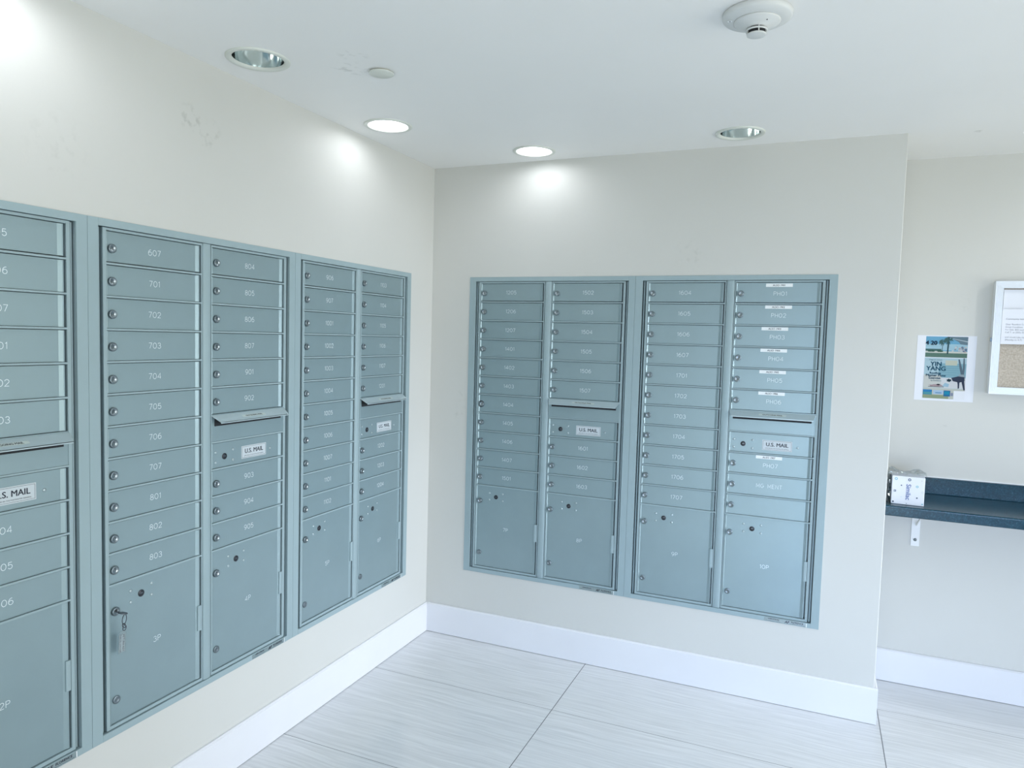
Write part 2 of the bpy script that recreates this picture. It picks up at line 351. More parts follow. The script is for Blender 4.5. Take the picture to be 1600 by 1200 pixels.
# ------------------------------------------------------------------ mailbox cabinets
def zz(dz): return HU-MT-dz
def frame_mesh():
    mb = MB(); B = lambda s0, s1, d0, d1, o0, o1: mb.box(s0, s1, -o1, -o0, zz(d1), zz(d0))   # s, dz (down), out
    DB = 11*p+HP
    e = .0004
    # face trim
    B(e, .031, -MT, DB+MBT, .0002, .0030); B(PW-.031, PW-e, -MT, DB+MBT, .0002, .0030)
    B(.031, PW-.031, -MT, -.0088, .0002, .0034); B(.031, PW-.031, DB+.0115, DB+MBT, .0002, .0034)
    # collar behind the trim
    B(.0285, .031, -.0113, DB+.014, -.030, .0002); B(PW-.031, PW-.0285, -.0113, DB+.014, -.030, .0002)
    B(.031, PW-.031, -.0113, -.0088, -.030, .0002); B(.031, PW-.031, DB+.0115, DB+.014, -.030, .0002)
    # back plate and case
    B(.031, PW-.031, -.0088, DB+.0115, -.034, -.030); B(.020, PW-.020, -.012, DB+.015, -.115, -.034)
    # side channels
    B(.036, .0405, -.006, DB+.009, -.030, -.007); B(PW-.0405, PW-.036, -.006, DB+.009, -.030, -.007)
    # perimeter rails of the two master doors
    for a, b in ((A1, B1), (A2, B2)):
        l = .010 if a == A1 else .0035; r = .0035 if a == A1 else .010
        B(a-l, a, -.0068, DB+.0095, -.030, -.0018); B(b, b+r, -.0068, DB+.0095, -.030, -.0018)
        B(a, b, -.0068, 0, -.030, -.0018); B(a, b, DB, DB+.0095, -.030, -.0018)
        for i in range(1, 12):
            if a == A2 and i == 6: continue
            B(a, b, i*p-.0030, i*p+.0022, -.030, -.0016)
    # rounded centre post
    c0, c1 = B1+.0052, A2-.0052; cx = (c0+c1)/2; hw = (c1-c0)/2
    prof = [(c0, .030)]+[(cx-hw*math.cos(t*math.pi/14), -.0045*math.sin(t*math.pi/14)+.003) for t in range(15)]+[(c1, .030)]
    mb.prism(prof, 'z', zz(DB+.0105), zz(-.0078), sm=True)
    return mb.mesh('frame', M_trimmetal)
ME_frame = frame_mesh()
def door_mesh(wd, ht, name):
    mb = MB(); x0, x1 = .0012, wd-.0062
    prof = [(x0, .016), (x0, .0026), (x0+.0012, .0022), (x0+.0052, .0068), (x1-.0140, .0068), (x1-.0035, .0036), (x1, .0036), (x1, .016)]
    mb.prism(prof, 'z', -ht, 0); return mb.mesh(name, M_metal)
W1, W2 = B1-A1, B2-A2
RH = p-.0052-.0032
ME_door = {0: door_mesh(W1, RH, 'mailbox_door'), 1: door_mesh(W2, RH, 'mailbox_door')}
ME_parcel = {0: door_mesh(W1, HP-.0040-.0012, 'parcel_door'), 1: door_mesh(W2, HP-.0040-.0012, 'parcel_door')}
def lock_mesh():
    mb = MB()
    mb.lathe([(.0122, 0), (.0122, -.0056), (.0110, -.0074), (.0078, -.0078), (.0074, -.0070), (.0, -.0070)], 28, axis='y', mis=[0, 0, 0, 0, 1])
    # keyway
    mb.box(-.0006, .0006, -.0073, -.0070, -.0036, .0038, 2); mb.box(-.0015, .0015, -.0073, -.0070, .0034, .0046, 2)
    return mb.mesh('lock', [M_lock, M_lockface, M_dark])
ME_lock = lock_mesh()
mb = MB(); mb.lathe([(.0115, 0), (.0115, -.0030), (.0103, -.0040), (.0060, -.0042), (.0050, -.0036), (.0, -.0036)], 28, axis='y'); ME_plug = mb.mesh('lock_cover', M_lock)
mb = MB(); mb.lathe([(.0102, 0), (.0102, -.0012), (.0092, -.0018), (.0, -.0018)], 24, axis='y'); mb.box(-.0045, .0045, -.0021, -.0018, -.0006, .0006, 1); mb.box(-.003, .0035, -.0021, -.0018, .002, .0028, 1); ME_cyl = mb.mesh('key_cylinder', [M_black, M_lock])
mb = MB(); mb.lathe([(.0047, 0), (.0045, -.0010), (.0028, -.0022), (.0, -.0026)], 14, axis='y'); ME_rivet = mb.mesh('rivet', M_rivet)
mb = MB(); mb.prism([(0, .0030), (0, -.0010), (.003, -.0022), (.010, -.0022), (.0135, -.0008), (.0135, .0030)], 'z', -.0815, 0); ME_hinge = mb.mesh('hinge', M_trimmetal)
def strip_label(body, w, h, size, stock, name, bold=0.0006, up=.28, frame=False, small=None, slant=None):
    mb = MB(); mb.box(-w/2, w/2, -.0004, 0, -h/2, h/2, 0)
    if frame:
        e, t = .0028, .0007
        for q in ((-w/2+e, w/2-e, h/2-e-t, h/2-e), (-w/2+e, w/2-e, -h/2+e, -h/2+e+t), (-w/2+e, -w/2+e+t, -h/2+e, h/2-e), (w/2-e-t, w/2-e, -h/2+e, h/2-e)):
            mb.quad([(q[0], -.0006, q[2]), (q[1], -.0006, q[2]), (q[1], -.0006, q[3]), (q[0], -.0006, q[3])], 1)
    add_text(mb, body, size, lambda x, y: (x, -.0006, y-size*up if not small else y-size*.18), 1, bold)
    if small: add_text(mb, small, size*.36*.62, lambda x, y: (x, -.0006, y-h*.33), 1, .0)
    me = bpy.data.meshes.new(name); me.from_pydata(mb.v, [], mb.f); me.materials.append(stock); me.materials.append(M_ink); me.polygons.foreach_set('material_index', mb.mi)
    return me
ME_us = strip_label('U.S. MAIL', .1165, .0425, .0215, M_silverlabel, 'mail_label', bold=.0006, frame=True, small='APPROVED BY THE POSTMASTER GENERAL')
ME_out = strip_label('OUTGOING MAIL', .105, .0105, .0098, M_outlabel, 'outgoing_label', bold=.0003, up=.36)
ALSO = {}
def also_mesh(b):
    if b not in ALSO: ALSO[b] = strip_label(b, .103, .0135, .0105, M_sticker, 'name_sticker', bold=.0002, up=.36)
    return ALSO[b]
def product_sticker():
    mb = MB(); w, h = .165, .0165; mb.box(-w/2, w/2, -.0002, 0, -h/2, h/2, 0)
    q = lambda x0, x1, z0, z1, mi: mb.quad([(x0, -.0004, z0), (x1, -.0004, z0), (x1, -.0004, z1), (x0, -.0004, z1)], mi)
    add_text(mb, 'USPS-STD-4C', .0075, lambda x, y: (x-.045, -.0005, y+.0008), 1, .0001)
    add_text(mb, 'AF', .0145, lambda x, y: (x+.006+y*.3, -.0005, y-.0045), 1, .0005)
    add_text(mb, 'FLORENCE', .0095, lambda x, y: (x+.046, -.0005, y-.0010), 1, .0002)
    q(.018, .074, -.0052, -.0046, 1); q(-.076, -.020, -.0052, -.0048, 1)
    q(w/2-.0026, w/2, -h/2, h/2, 2)
    me = bpy.data.meshes.new('maker_sticker'); me.from_pydata(mb.v, [], mb.f)
    for m_ in (M_clearlabel, M_ink, M_sticker): me.materials.append(m_)
    me.polygons.foreach_set('material_index', mb.mi); return me
ME_prod = product_sticker()
def hood_mesh():
    mb = MB(); w = W2+.004; y0 = .0018; y1 = -.0300; c = .010; zt, zf = 0, -.0200; th = .0016
    top = [(-.002, y0, zt), (w-.002, y0, zt), (w-.002-c, y1, zf), (c-.002, y1, zf)]
    bot = [(a, b, z-th) for a, b, z in top]
    lip = [(top[3][0], y1, zf-.0035), (top[2][0], y1, zf-.0035)]
    b = len(mb.v); mb.v += top+bot
    for f in ((0, 1, 2, 3), (7, 6, 5, 4), (0, 3, 7, 4), (1, 5, 6, 2), (0, 4, 5, 1), (3, 2, 6, 7)): mb.f.append(tuple(b+i for i in f)); mb.mi.append(0); mb.sm.append(False)
    mb.box(c-.002, w-.002-c, y1, y1+.0014, zf-.0045, zf)
    return mb.mesh('hood', M_hood_lit)
ME_hood = hood_mesh()
PD = .0068   # door face depth behind the wall plane
def child(name, me, parent, x, y, z):
    return ob(name, me, parent, (x, y, z))
def cabinet(loc, rz, label, cols, key=False):
    r = empty('mailbox_cabinet', loc, label, 'mailbox cabinet', 'mailbox cabinets set into the walls', rz)
    f = ob('frame', ME_frame, r, bevel=.0005)
    child('maker_sticker', ME_prod, f, PW-.128, -.0038, .0098)
    for ci, (nums, pn) in enumerate(cols):
        a = (A1, A2)[ci]; row = 0
        for i in range(11):
            if ci == 1 and i == 6:
                # outgoing mail panel: flat plate, sloping hood, dark strip painting slot and shade beneath it
                mb = MB(); w = W2
                mb.box(.0002, w-.0002, .0030, .016, -(p-.0035), .0025)
                o = mb.build('outgoing_mail_panel', M_metal, r, (a, 0, zz(6*p)))
                mb = MB(); mb.box(.012, w-.014, .0004, .0030, -.0360, -.0075); mb.build('mail_slot_shade', M_dark, o)
                hd = child('hood', ME_hood, o, 0, 0, -.0005)
                l = child('outgoing_label', ME_out, o, .169, -.0148, -.0108); l.rotation_euler = (-math.radians(57), 0, 0)
                continue
            if ci == 1 and i == 7:
                d = child('mail_collection_door', ME_door[1], r, a, 0, zz(7*p+.0042))
                zc = 7*p+.0042
                L = child('mail_label', ME_us, d, .192, PD, -(.6718-zc))
                child('key_cylinder', ME_cyl, d, .058, PD, -(.6730-zc))
                for (s, dz) in ((.0205, .6560), (.0205, .6892), (.095, .6552), (.095, .6895), (.2710, .6741)): child('rivet', ME_rivet, d, s, PD, -(dz-zc))
                continue
            n = nums[row]; row += 1
            d = child('mailbox_door', ME_door[ci], r, a, 0, zz(i*p+(.0022+.0020 if i else .0020)))
            z0 = i*p+(.0042 if i else .0020)
            lx = .0190+(.0022 if ci else 0)
            k = child('lock', ME_lock, d, lx, PD, -(i*p+.0472-z0)); k.rotation_euler = (0, random.uniform(-.12, .12), 0)
            if n == '1404':
                rg = MB(); rg.lathe([(.0158, 0), (.0158, -.0015), (.0124, -.0022)], 24, axis='y', cap=False); child('lock_ring', rg.mesh('lock_ring', M_dark), d, lx-.004, PD, -(i*p+.0472-z0))
            if n:
                cx = .157+(.012 if ci else 0)
                if n.startswith('PH'):
                    sh = {'PH01': .004, 'PH02': .002, 'PH03': .001}.get(n, 0)
                    child('door_number', engraved(n), d, cx+.001+sh, PD-.00025, -(i*p+.0465-z0))
                    child('name_sticker', also_mesh('ALSO 190'+n[3]), d, {'PH01': .169, 'PH02': .170, 'PH07': .163}.get(n, .160), PD, -(i*p+.0125-z0))
                else: child('door_number', engraved(n), d, cx, PD-.00025, -(i*p+.0435-z0))
        z0 = 11*p+.0032
        d = child('parcel_door', ME_parcel[ci], r, a, 0, zz(z0)); g = lambda dz: -(11*p+dz-z0)
        child('lock', ME_lock, d, .0208, PD, g(.0766)); child('lock_cover', ME_plug, d, .0225, PD, g(.333))
        child('key_cylinder', ME_cyl, d, .106+(.004 if ci else 0), PD, g(.0520))
        for (s, dz) in ((.0715, .0352), (.0715, .0680), (.1415, .0335), (.1415, .0675)): child('rivet', ME_rivet, d, s+(.004 if ci else 0), PD, g(dz))
        child('hinge', ME_hinge, d, (W1, W2)[ci]-.0150, .0018, g(.1600))
        child('door_number', engraved(pn), d, .160+(.006 if ci else 0), PD-.00025, g(.2070))
    return r
def rng(*a): return [str(x) for x in a]
UA = ([rng(401, 402, 403, 404, 405, 406, 407, 501, 502, 503, 504), '1P'], [rng(505, 506, 507, 601, 602, 603, 604, 605, 606), '2P'])
UB = ([rng(607, 701, 702, 703, 704, 705, 706, 707, 801, 802, 803), '3P'], [rng(804, 805, 806, 807, 901, 902, 903, 904, 905), '4P'])
UC = ([rng(906, 907, 1001, 1002, 1003, 1004, 1005, 1006, 1007, 1101, 1102), '5P'], [rng(1103, 1104, 1105, 1106, 1107, 1201, 1202, 1203, 1204), '6P'])
UD = ([rng(1205, 1206, 1207, 1401, 1402, 1403, 1404, 1405, 1406, 1407, 1501), '7P'], [rng(1502, 1503, 1504, 1505, 1506, 1507, 1601, 1602, 1603), '8P'])
UE = ([rng(1604, 1605, 1606, 1607, 1701, 1702, 1703, 1704, 1705, 1706, 1707), '9P'], [['PH01', 'PH02', 'PH03', 'PH04', 'PH05', 'PH06', 'PH07', 'MG MENT', ''], '10P'])
R90 = math.pi/2
cabinet((0, YC-3*PW, Z0L), R90, 'grey metal mailbox cabinet at the left edge of the photo, numbered up to 606', UA)
cabinet((0, YC-2*PW, Z0L), R90, 'grey metal mailbox cabinet numbered 607 to 905 with a key hanging from parcel door 3P', UB)
cabinet((0, YC-PW, Z0L), R90, 'grey metal mailbox cabinet numbered 906 to 1204, nearest the corner on the left wall', UC)
cabinet((XD, 0, Z0B), 0, 'grey metal mailbox cabinet numbered 1205 to 1603, nearest the corner on the back wall', UD)
cabinet((XD+PW, 0, Z0B), 0, 'grey metal mailbox cabinet numbered 1604 to PH07 with white ALSO stickers', UE)

# ------------------------------------------------------------------ keys hanging from the 3P lock
ky, kz = YC-2*PW+A1+.0208, ZTL-(11*p+.0766)
k = empty('keys', (0.001, ky, kz), 'steel key on a ring with clear plastic tag, hanging in the 3P lock', 'keys')
mb = MB(); mb.box(-.006+.006, .018, -.0011, .0011, -.0035, .0035)
mb.prism([(.012+.0, -.0085), (.030, -.0095), (.037, -.005), (.037, .004), (.030, .0085), (.012, .0075)], 'y', -.0012, .0012)
kk = mb.build('key', M_keymetal, k); kk.rotation_euler = (math.radians(80), 0, 0)
def ring(cx, cy, cz, r, rt, tilt, n=28):
    out = []
    for i in range(n):
        a = 2*math.pi*i/n; v = Vector((0, r*math.cos(a), r*math.sin(a))); v.rotate(Matrix.Rotation(tilt, 3, 'Z')); out.append((cx+v.x, cy+v.y, cz+v.z))
    return MB().tube(out, rt, 8, True)
ring(.030, .000, -.0165, .0135, .0011, .5).build('key_ring', M_keymetal, k)
ring(.027, .001, -.0355, .0060, .0011, 1.6).build('ring_link', M_keymetal, k)
ring(.024, .005, -.0435, .0075, .0010, .3).build('ring_link', M_keymetal, k)
mb = MB(); mb.prism([(-.011, -.062), (.011, -.062), (.011, -.004), (.006, .003), (-.006, .003), (-.011, -.004)], 'x', -.0016, .0016)
tg = mb.build('tag', M_tagplastic, k, (.020, .001, -.0545)); tg.rotation_euler = (0, math.radians(4), math.radians(-8))
mb = MB(); mb.box(-.0003, .0003, -.0078, .0078, -.058, -.008, 0)
def tagtxt(x, y): return (.0006, y, x)
add_text(mb, 'PARCEL LOCKER', .0068, lambda x, y: (.0006, .0065-y-.0005, -.033-x) if 0 else (.0006, y-.0068, -.033-x), 1, .0001, nrm=(1, 0, 0))
add_text(mb, 'RETURN KEY', .0085, lambda x, y: (.0006, y+.0012, -.033-x), 1, .0001, nrm=(1, 0, 0))
me = bpy.data.meshes.new('tag_label'); me.from_pydata(mb.v, [], mb.f); me.materials.append(M_silverlabel); me.materials.append(M_ink); me.polygons.foreach_set('material_index', mb.mi)
ob('tag_label', me, tg)

# ------------------------------------------------------------------ recessed ceiling lights
lab = ['unlit recessed ceiling light over the left wall, largest of the round lights in view',
       'lit recessed ceiling light over the left wall near the corner',
       'lit recessed ceiling light over the back wall near the corner',
       'unlit recessed ceiling light over the right half of the back wall',
       'lit recessed ceiling light over the left wall, just above the top left of the photo',
       'lit recessed ceiling light over the cork board, out of view to the right']
def downlight_mesh():
    mb = MB()
    mb.lathe([(.0935, 0), (.0935, -.0025), (.090, -.0052), (.080, -.0050), (.0755, -.0020), (.0750, .004)], 48, cap=False); ring_ = mb.mesh('trim_ring', M_cream)
    mb = MB(); prof = [(.0750, .003), (.0735, .02), (.0690, .045), (.0620, .068), (.0530, .088), (.044, .100)]
    mb.lathe(prof, 48, cap=False); refl = mb.mesh('reflector', M_reflector)
    mb = MB(); mb.lathe([(.082, .002), (.082, .13), (.0, .13)], 32, cap=False); can = mb.mesh('housing', M_white)
    mb = MB(); mb.lathe([(.0, .062), (.022, .064), (.036, .070), (.041, .082), (.036, .100), (.020, .118)], 28, cap=False)
    return ring_, refl, can, mb
RG, RF_, CN, BULB = downlight_mesh()
RFS = RF_.copy(); RFS.materials.clear(); RFS.materials.append(M_softrefl)
ME_off = BULB.mesh('lamp', M_lampglass); ME_on = BULB.mesh('lamp', M_lampon)
for i, (x, y, on) in enumerate(LIGHTS):
    pw_ = 12 if x > 3 else (1.6 if y > -2 else 3.0)
    t = empty('recessed_light', (x, y, H), lab[i], 'ceiling light', 'recessed round ceiling lights')
    ob('trim_ring', RG, t); ob('reflector', RF_ if not on else RFS, t); ob('housing', CN, t); ob('lamp', ME_on if on else ME_off, t)
    if on:
        d = bpy.data.lights.new('lamp_light', 'POINT'); d.energy = pw_; d.color = (0.95, 0.96, 1.0); d.shadow_soft_size = .03
        l = bpy.data.objects.new('lamp_light', d); C.objects.link(l); l.parent = t; l.location = (0, 0, .030)

# concealed sprinkler cover plate
mb = MB(); mb.lathe([(.0, -.0085), (.037, -.0080), (.039, -.0065), (.039, -.0050), (.0, -.0050)], 40)
t = empty('sprinkler_cover', (.477, -1.192, H), 'small round white cover plate on the ceiling between the recessed lights', 'sprinkler cover')
mb.build('cover_plate', M_cream, t); MB().lathe([(.030, -.0050), (.030, .0)], 32).build('cup', M_cream, t)

# smoke detector
t = empty('smoke_detector', (1.591, -1.226, H), 'round white smoke detector on the ceiling', 'smoke detector')
MB().lathe([(.0, 0), (.081, 0), (.083, -.002), (.0825, -.011), (.079, -.0145), (.060, -.0205), (.0, -.0205)], 56).build('base', M_plastic, t)
MB().lathe([(.0555, -.0205), (.0560, -.0225), (.0530, -.0245), (.046, -.0285), (.0360, -.0325), (.0265, -.0355), (.0255, -.0365), (.0, -.0365)], 48).build('head', M_plastic, t)
MB().lathe([(.0205, -.036), (.0205, -.054)], 32).build('sensor_screen', M_dark, t)
MB().lathe([(.0235, -.0395), (.0262, -.0405), (.0262, -.0435), (.0235, -.0440)], 36, cap=False).build('vent_ring', M_plastic, t)
MB().lathe([(.0, -.0495), (.0215, -.0495), (.0235, -.0510), (.0230, -.0530), (.0205, -.0540), (.0, -.0545)], 36).build('vent_cap', M_plastic, t)
for a in (0, 90, 180, 270):
    mb = MB(); mb.box(.0195, .0240, -.0012, .0012, -.052, -.035); q = mb.build('vent_rib', M_plastic, t); q.rotation_euler = (0, 0, math.radians(a-72))
mb = MB(); mb.lathe([(.0018, -.0285), (.0018, -.0315), (.0, -.032)], 10, origin=(-.0, -.0400, 0)); q = mb.build('indicator', M_black, t); q.rotation_euler = (0, 0, math.radians(40))
mb = MB(); mb.box(-.0058, .0058, -.0045, .0045, -.0201, -.0195); mb.box(-.0012, .0012, -.002, .002, -.0204, -.0201, 1); q = mb.build('date_label', [M_sticker, M_black], t, (-.062, -.022, -.0002))

# ------------------------------------------------------------------ recess: counter, bracket, box, notice board, poster
CT, CB = .870, .829; CY = .070
t = empty('counter', (XE, DR, CB), 'dark green granite shelf counter mounted on the recess wall', 'counter')
def loc(mb): mb.v = [(x-XE, y-DR, z-CB) for x, y, z in mb.v]; return mb
mb = MB(); r = .006
prof = [(DR, CB), (CY+.003, CB), (CY, CB+.003)]+[(CY+r-r*math.cos(a*math.pi/12), CT-r+r*math.sin(a*math.pi/12)) for a in range(7)]+[(DR, CT)]
mb.prism(prof, 'x', XE+.0005, 4.2); loc(mb).build('countertop', M_granite, t)
mb = MB(); mb.box(XE+.0005, 4.2, DR-.02, DR, CT, .940); loc(mb).build('backsplash', M_granite, t, bevel=.0015)
mb = MB(); mb.box(XE+.0005, 4.2, DR-.004, DR, .940, .9435); loc(mb).build('caulk_line', M_white, t)

t = empty('shelf_bracket', (2.207, DR, .629), 'white steel shelf bracket under the granite counter', 'bracket')
mb = MB(); mb.box(-.017, .017, -.004, 0, 0, CB-.629-.0005); mb.build('wall_plate', M_white, t, bevel=.001)
mb = MB(); mb.box(-.012, .012, -.25, -.004, CB-.629-.0045, CB-.629-.0005); mb.build('arm', M_white, t, bevel=.001)
mb = MB(); mb.prism([(-.004, .09), (-.004, .102), (-.205, CB-.629-.0045), (-.222, CB-.629-.0045)], 'x', .0, .004); mb.build('brace', M_white, t)
MB().lathe([(.0068, -.0040), (.0060, -.0068), (.0, -.0072)], 20, origin=(0, 0, .028), axis='y').build('screw', M_lock, t)

# formula carton in clear wrap
BY = .118; bw, bd, bh_ = .116, .092, .114
t = empty('carton', (2.134, BY+.045, CT), 'white carton with small coloured rings and blue lettering, wrapped in clear film on the counter', 'carton', rz=math.radians(-3))
mb = MB(); mb.box(-bw/2, bw/2, -bd/2, bd/2, .0005, bh_); mb.build('box', M_paper, t, bevel=.0015)
M_blue = mat('carton_blue_ink', (0.03, 0.08, 0.28), .5); M_teal = mat('carton_teal_ink', (0.05, 0.38, 0.46), .5); M_navy = mat('carton_dark_ink', (0.02, 0.05, 0.10), .5); M_gold = mat('carton_pale_ink', (0.42, 0.46, 0.34), .5)
mb = MB(); fy = -bd/2-.0006
add_text(mb, 'Similac', .0235, lambda x, y: (y-.0085+.002, fy, -x+bh_*.46), 0, .0005)
def annulus(u, v, r0, r1, mi, n=20, sq=False):
    cx = -bw/2+u*bw; cz = bh_*(1-v)
    for i in range(n):
        a, b = 2*math.pi*(i+.5)/n, 2*math.pi*(i+1.5)/n
        mb.quad([(cx+r0*math.cos(a), fy, cz+r0*math.sin(a)), (cx+r1*math.cos(a), fy, cz+r1*math.sin(a)), (cx+r1*math.cos(b), fy, cz+r1*math.sin(b)), (cx+r0*math.cos(b), fy, cz+r0*math.sin(b))], mi)
annulus(.12, .10, .0032, .0052, 1); annulus(.53, .10, .0028, .0055, 2); annulus(.77, .32, .0026, .0045, 1); annulus(.94, .50, .0030, .0038, 3); annulus(.10, .53, .0026, .0055, 2, 4)
for u, v, r_, mi in ((.29, .32, .0026, 2), (.30, .73, .0010, 1), (.78, .72, .0030, 2), (.06, .92, .0034, 2), (.95, .92, .0024, 1), (.90, .10, .0016, 3), (.47, .95, .0016, 2)): annulus(u, v, 0, r_, mi, 12)
me = bpy.data.meshes.new('carton_print'); me.from_pydata(mb.v, [], mb.f)
for m_ in (M_blue, M_teal, M_navy, M_gold): me.materials.append(m_)
me.polygons.foreach_set('material_index', mb.mi); ob('carton_print', me, t)
# crumpled film: loose wrap over top, left side and back
bm = bmesh.new(); nx, ny = 16, 30; rows = []
for i in range(nx):
    u = i/(nx-1); row = []
    for j in range(ny):
        v = j/(ny-1); L = v*(bh_+bd+bh_*.9)
        if L < bd: y = -bd/2+.004+L; z = bh_+.006+.020*math.sin(math.pi*L/bd)*(0.5+.5*math.sin(9*u+1))
        else: y = bd/2+.004; z = bh_+.006-(L-bd)
        z = max(z, .002); jit = lambda s: .0025*math.sin(23*u*s+13*v+s)+.0015*math.sin(41*v*s-15*u)
        row.append(bm.verts.new((-bw/2-.012+u*(bw+.018), y+abs(jit(1.3)), max(.002, z+abs(jit(.8))))))
    rows.append(row)
for i in range(nx-1):
    for j in range(ny-1): bm.faces.new((rows[i][j], rows[i+1][j], rows[i+1][j+1], rows[i][j+1]))
# left flap hanging down the side
fl = []
for i in range(12):
    row = []
    for j in range(12):
        u, v = i/11, j/11; row.append(bm.verts.new((-bw/2-.006-.010*abs(math.sin(5*u+6*v))-.004*v, -bd/2-.004+u*bd, max(.002, bh_+.010-v*(bh_+.006)))))
    fl.append(row)
for i in range(11):
    for j in range(11): bm.faces.new((fl[i][j], fl[i+1][j], fl[i+1][j+1], fl[i][j+1]))
me = bpy.data.meshes.new('clear_wrap'); bm.to_mesh(me); bm.free(); me.materials.append(M_film); w_ = ob('clear_wrap', me, t)
sd = w_.modifiers.new('thick', 'SOLIDIFY'); sd.thickness = .0002

# notice board
bx0, bx1, bz0, bz1, by = 2.4347, 3.05, 1.3190, 1.7856, DR-.045
t = empty('notice_board', ((bx0+bx1)/2, DR, bz0), 'cork notice board in a ribbed white frame on the recess wall', 'notice board')
def L2(mb): mb.v = [(x-(bx0+bx1)/2, y-DR, z-bz0) for x, y, z in mb.v]; return mb
mb = MB(); fw = .0285
prof = [(0, 0), (0, -.045)]
for i in range(6): prof += [(fw*(i+.08)/6, -.045), (fw*(i+.72)/6, -.045), (fw*(i+.82)/6, -.0435), (fw*(i+.98)/6, -.0435)]
prof += [(fw, -.045), (fw, 0)]
def rail(pts4):
    """mitred rail: profile swept between outer and inner corners"""
    (xa, za), (xb, zb), inx, inz, inx2, inz2 = pts4
    b = len(mb.v); n = len(prof)
    for d, y in prof: mb.v.append((xa+inx*d, DR+y, za+inz*d))
    for d, y in prof: mb.v.append((xb+inx2*d, DR+y, zb+inz2*d))
    for i in range(n-1): mb.f.append((b+i, b+i+1, b+n+i+1, b+n+i)); mb.mi.append(0); mb.sm.append(False)
rail(((bx0, bz0), (bx0, bz1), 1, 1, 1, -1)); rail(((bx0, bz1), (bx1, bz1), 1, -1, -1, -1)); rail(((bx1, bz1), (bx1, bz0), -1, -1, -1, 1)); rail(((bx1, bz0), (bx0, bz0), -1, 1, 1, 1))
L2(mb).build('board_frame', M_alu, t)
mb = MB(); mb.box(bx0+.010, bx1-.010, DR-.020, DR-.0005, bz0+.010, bz1-.010); L2(mb).build('cork_panel', M_cork, t)
mb = MB(); mb.box(bx0-.004, bx0, DR-.038, DR-.028, 1.535, 1.553); mb.box(bx0-.006, bx0-.004, DR-.036, DR-.030, 1.538, 1.550); L2(mb).build('side_latch', M_lock, t)
def paper(name, x0, x1, z0, z1, y, label, lines, cat='paper', tilt=0):
    mb = MB(); n = 10; cx, cz = (x0+x1)/2, z0
    for i in range(n):
        za, zb = (z1-z0)*i/n, (z1-z0)*(i+1)/n; ca = .003*math.sin(za*30+x0*9); cb = .003*math.sin(zb*30+x0*9)
        ca, cb = (abs(ca), abs(cb)); b = len(mb.v)
        mb.v += [(x, yy, zz_) for x in (x0-cx, x1-cx) for (yy, zz_) in ((-ca, za), (-cb, zb), (-ca+.0002, za), (-cb+.0002, zb))]
        for f in ((0, 4, 5, 1), (2, 3, 7, 6), (0, 1, 3, 2), (4, 6, 7, 5)): mb.f.append(tuple(b+q for q in f)); mb.mi.append(0); mb.sm.append(False)
    for (tx, dx, dz, sz) in lines:
        def fn(x, yv, dx=dx, dz=dz): 
            h = (z1-z0)-dz+yv; return (x0-cx+dx+x, -abs(.003*math.sin(h*30+x0*9))-.0006, h)
        add_text(mb, tx, sz, fn, 1, 0, 'LEFT')
    me = bpy.data.meshes.new(name); me.from_pydata(mb.v, [], mb.f); me.materials.append(M_paper); me.materials.append(mat('faint_print', (.28, .30, .34), .6)); me.polygons.foreach_set('material_index', mb.mi)
    o = ob(name, me, None, (cx, y, cz)); o.rotation_euler = (0, tilt, 0); tag(o, label, cat, 'sheets pinned to the notice board'); return o
paper('notice_sheet', 2.4680, 2.70, 1.6690, 1.752, DR-.0240, 'blank-looking white sheet pinned at the top of the cork notice board', [('Notice', .085, .016, .011), ('all residents', .10, .040, .009)])
paper('notice_sheet', 2.4665, 2.64, 1.5270, 1.672, DR-.0300, 'white sheet with several typed lines, pinned below the top sheet on the cork board',
      [('Community Item:', .014, .044, .0095), ('Dear Resident Community', .014, .066, .0090), ('Great Condition', .013, .077, .0090), ('For Sale: $25 each', .013, .088, .0090), ('Call T. at (305) 555', .013, .099, .0090), ('and would Like Happy', .014, .119, .0090), ('(Monday to 4-7)', .014, .130, .0090)])

# poster
px0, px1, pz0, pz1 = 2.1675, 2.3885, 1.2755, 1.5575
pw, ph = px1-px0, pz1-pz0
t = empty('poster', ((px0+px1)/2, DR, pz0), 'paper flyer with beach picture and YIN YANG lettering taped to the recess wall', 'poster')
mb = MB(); mb.box(-pw/2, pw/2, -.0008, -.0002, 0, ph); mb.build('sheet', M_paper, t)
cols = {}
def pc(c):
    if c not in cols: cols[c] = (len(cols), mat('flyer_ink_%d' % len(cols), tuple(q**1.3*.9 for q in c), .6, spec=.2))
    return cols[c][0]
mb = MB(); U0, U1, V0, V1 = .148, .855, .015, .965
def UV(u, v, l): return (-pw/2+pw*(U0+(U1-U0)*u), -.0008-.00015*l, ph*(1-(V0+(V1-V0)*v)))
PN = [0]
def poly(pts, c, l): PN[0] += 1; mb.quad([UV(u, v, l*.15+PN[0]*.10) for u, v in pts], pc(c))
def rect(u0, v0, u1, v1, c, l): poly([(u0, v0), (u1, v0), (u1, v1), (u0, v1)], c, l)
def blob(u, v, ru, rv, c, l, n=16, s=0): poly([(u+ru*math.cos(2*math.pi*i/n)*(1+.25*math.sin(i*2.3+s)), v+rv*math.sin(2*math.pi*i/n)*(1+.25*math.sin(i*2.3+s))) for i in range(n)], c, l)
rnd = random.Random(3)
rect(0, 0, 1, .33, (.22, .46, .62), 1); rect(0, .12, 1, .22, (.42, .60, .68), 2); rect(0, .235, 1, .27, (.62, .64, .60), 3); rect(0, .265, 1, .335, (.16, .26, .22), 3); rect(0, .2, .38, .235, (.12, .22, .22), 3)
